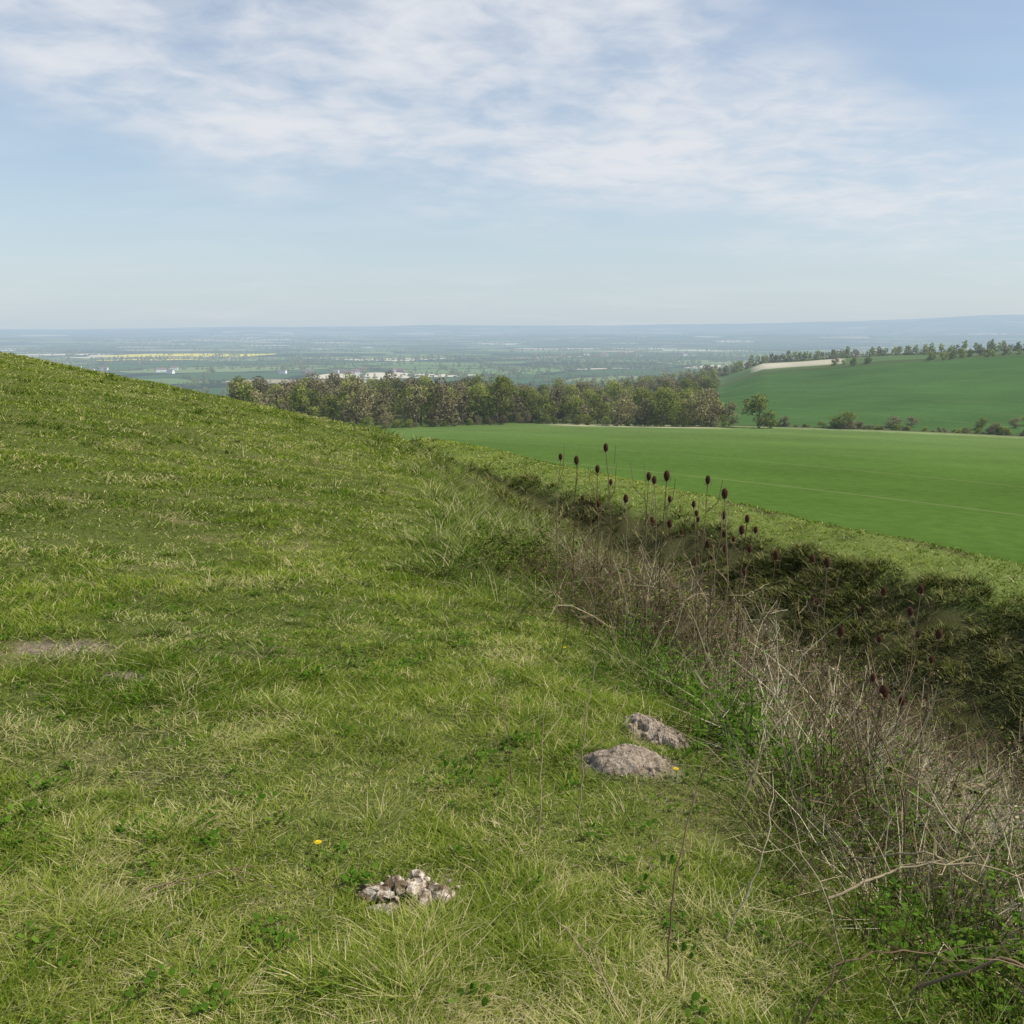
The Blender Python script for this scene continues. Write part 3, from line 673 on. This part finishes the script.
def house(x,y,L,W,h,rot,mat):
    e=bpy.data.objects.new("house",None);g=Hp(x,y);e.location=(x,y,g);e.rotation_euler=(0,0,rot);sc.collection.objects.link(e)
    def ch(nm,B,mt):
        o=bpy.data.objects.new(nm,B.mesh(nm,[mt]));o.parent=e;sc.collection.objects.link(o)
    B=MB();box(B,-L/2,L/2,-W/2,W/2,-1,h);B.add([(-L/2,-W/2,h),(-L/2,W/2,h),(-L/2,0,h+W*.45),(L/2,-W/2,h),(L/2,W/2,h),(L/2,0,h+W*.45)],[[0,1,2],[3,5,4]],.5);ch("walls",B,mat)
    B=MB();o_=.4;t_=h+W*.45+.05;B.add([(-L/2-o_,-W/2-o_,h-.2),(L/2+o_,-W/2-o_,h-.2),(L/2+o_,0,t_),(-L/2-o_,0,t_),(-L/2-o_,W/2+o_,h-.2),(L/2+o_,W/2+o_,h-.2)],[[0,1,2,3],[3,2,5,4]],.5);ch("roof",B,ROOF)
    B=MB();box(B,L*.28,L*.28+1,-.5,.5,h+W*.2,t_+1.2);ch("chimney",B,BRICK)
    B=MB()
    for k in (-.35,-.12,.12,.35):
        for z in (1,3.4):
            box(B,L*k-.5,L*k+.5,-W/2-.04,-W/2-.02,z,z+1.2)
    ch("windows",B,GLS)
    B=MB();box(B,-.5,.5,-W/2-.07,-W/2-.045,0,2.1);ch("door",B,ROOF)
for k in range(12):
    house(-400+rng.normal(0,110),2150+rng.normal(0,70),rng.uniform(10,22),8,5.5,rng.uniform(-.5,.5),WALL if k%2 else BRICK)
for k in range(14):
    house(440+rng.normal(0,140),3600+rng.normal(0,120),rng.uniform(14,30),9,7,rng.uniform(-.5,.5),BRICK if k%3 else WALL)
for k in range(7):
    house(-900+rng.normal(0,160),2300+rng.normal(0,80),rng.uniform(12,30),10,5.6,rng.uniform(-.5,.5),WALL)

# ---------------------------------------------------------------- light, sky
sd=Vector((.80,-.10,0)).normalized();el=R(47)
S=Vector((sd.x*math.cos(el),sd.y*math.cos(el),math.sin(el)))
sl=bpy.data.lights.new("sun",'SUN');sl.energy=5.0;sl.angle=R(.53);sl.color=(1,.95,.86)
so=bpy.data.objects.new("sun",sl);so.rotation_euler=S.to_track_quat('Z','Y').to_euler();sc.collection.objects.link(so)
w=bpy.data.worlds.new("World");sc.world=w;w.use_nodes=True;t=NT(w.node_tree)
sky=t.n('ShaderNodeTexSky',sky_type='NISHITA');sky.sun_disc=False;sky.sun_elevation=el;sky.sun_rotation=math.atan2(sd.x,sd.y)
sky.air_density=1.0;sky.dust_density=1.0;sky.ozone_density=1.6
tc=t.n('ShaderNodeTexCoord').outputs['Generated'];sx=t.n('ShaderNodeSeparateXYZ');t.l(tc,sx.inputs[0])
x,y,z=sx.outputs
az=t.m('MULTIPLY',t.m('ARCTAN2',x,y),57.3);ele=t.m('MULTIPLY',t.m('ARCSINE',z),57.3)
zz=t.m('ADD',t.m('MAXIMUM',z,.0),.12)
cv=t.n('ShaderNodeCombineXYZ');t.l(t.m('DIVIDE',x,zz),cv.inputs[0]);t.l(t.m('DIVIDE',y,zz),cv.inputs[1])
mp=t.n('ShaderNodeMapping',i_Rotation=(0,0,R(35)),i_Scale=(1.0,1.4,1),i_Location=(3.1,1.7,0));t.l(cv.outputs[0],mp.inputs[0])
nb=t.noise(mp.outputs[0],1.0,6,.56,.4)
nf=t.noise(cv.outputs[0],6.0,4,.55,.4)
ns=t.noise(cv.outputs[0],.9,4,.6)
low=t.m('ADD',t.m('SUBTRACT',8.0,t.m('MULTIPLY',t.m('MAXIMUM',az,0),.12)),t.m('MULTIPLY',t.m('MAXIMUM',t.m('SUBTRACT',-15,az),0),.42))
el2=t.m('ADD',ele,t.m('MULTIPLY',t.m('SUBTRACT',ns,.5),8))
m1=t.ss(t.m('SUBTRACT',el2,low),-1.8,2.2)
up=t.m('SUBTRACT',17.8,t.m('MULTIPLY',t.m('SUBTRACT',az,13),.5))
m2=t.ss(t.m('SUBTRACT',up,el2),-2,3.5)
mask=t.m('MULTIPLY',m1,m2)
dn=t.m('ADD',t.m('MULTIPLY',nb,1.0),t.m('MULTIPLY',nf,.7))
cl=t.ss(dn,.55,1.05)
wis=t.m('MULTIPLY',t.ss(nb,.42,.72),.2)
cloud=t.m('MULTIPLY',t.m('ADD',t.m('MULTIPLY',t.m('MULTIPLY_ADD',cl,.8,.2),mask),wis),.9,clamp=True)
hzf=t.m('MULTIPLY',t.m('POWER',t.m('SUBTRACT',1,t.m('MULTIPLY',t.m('MAXIMUM',ele,0),1/30),clamp=True),1.8),.8)
skc=t.mix(hzf,sky.outputs[0],(4.15,4.9,5.5))
cmix=t.mix(cloud,skc,(5.4,5.6,5.95))
bg=t.n('ShaderNodeBackground',i_Strength=.14);t.l(cmix,bg.inputs[0]);o=t.n('ShaderNodeOutputWorld');t.l(bg.outputs[0],o.inputs[0])
# ---------------------------------------------------------------- camera
cd=bpy.data.cameras.new("camera");cd.sensor_width=36;cd.lens=31.18;cd.clip_start=.05;cd.clip_end=90000
co=bpy.data.objects.new("camera",cd);co.location=(0,0,1.65);co.rotation_euler=(R(90-11.6),0,0);sc.collection.objects.link(co);sc.camera=co
sc.view_settings.view_transform='Standard';sc.view_settings.look='None';sc.view_settings.exposure=0
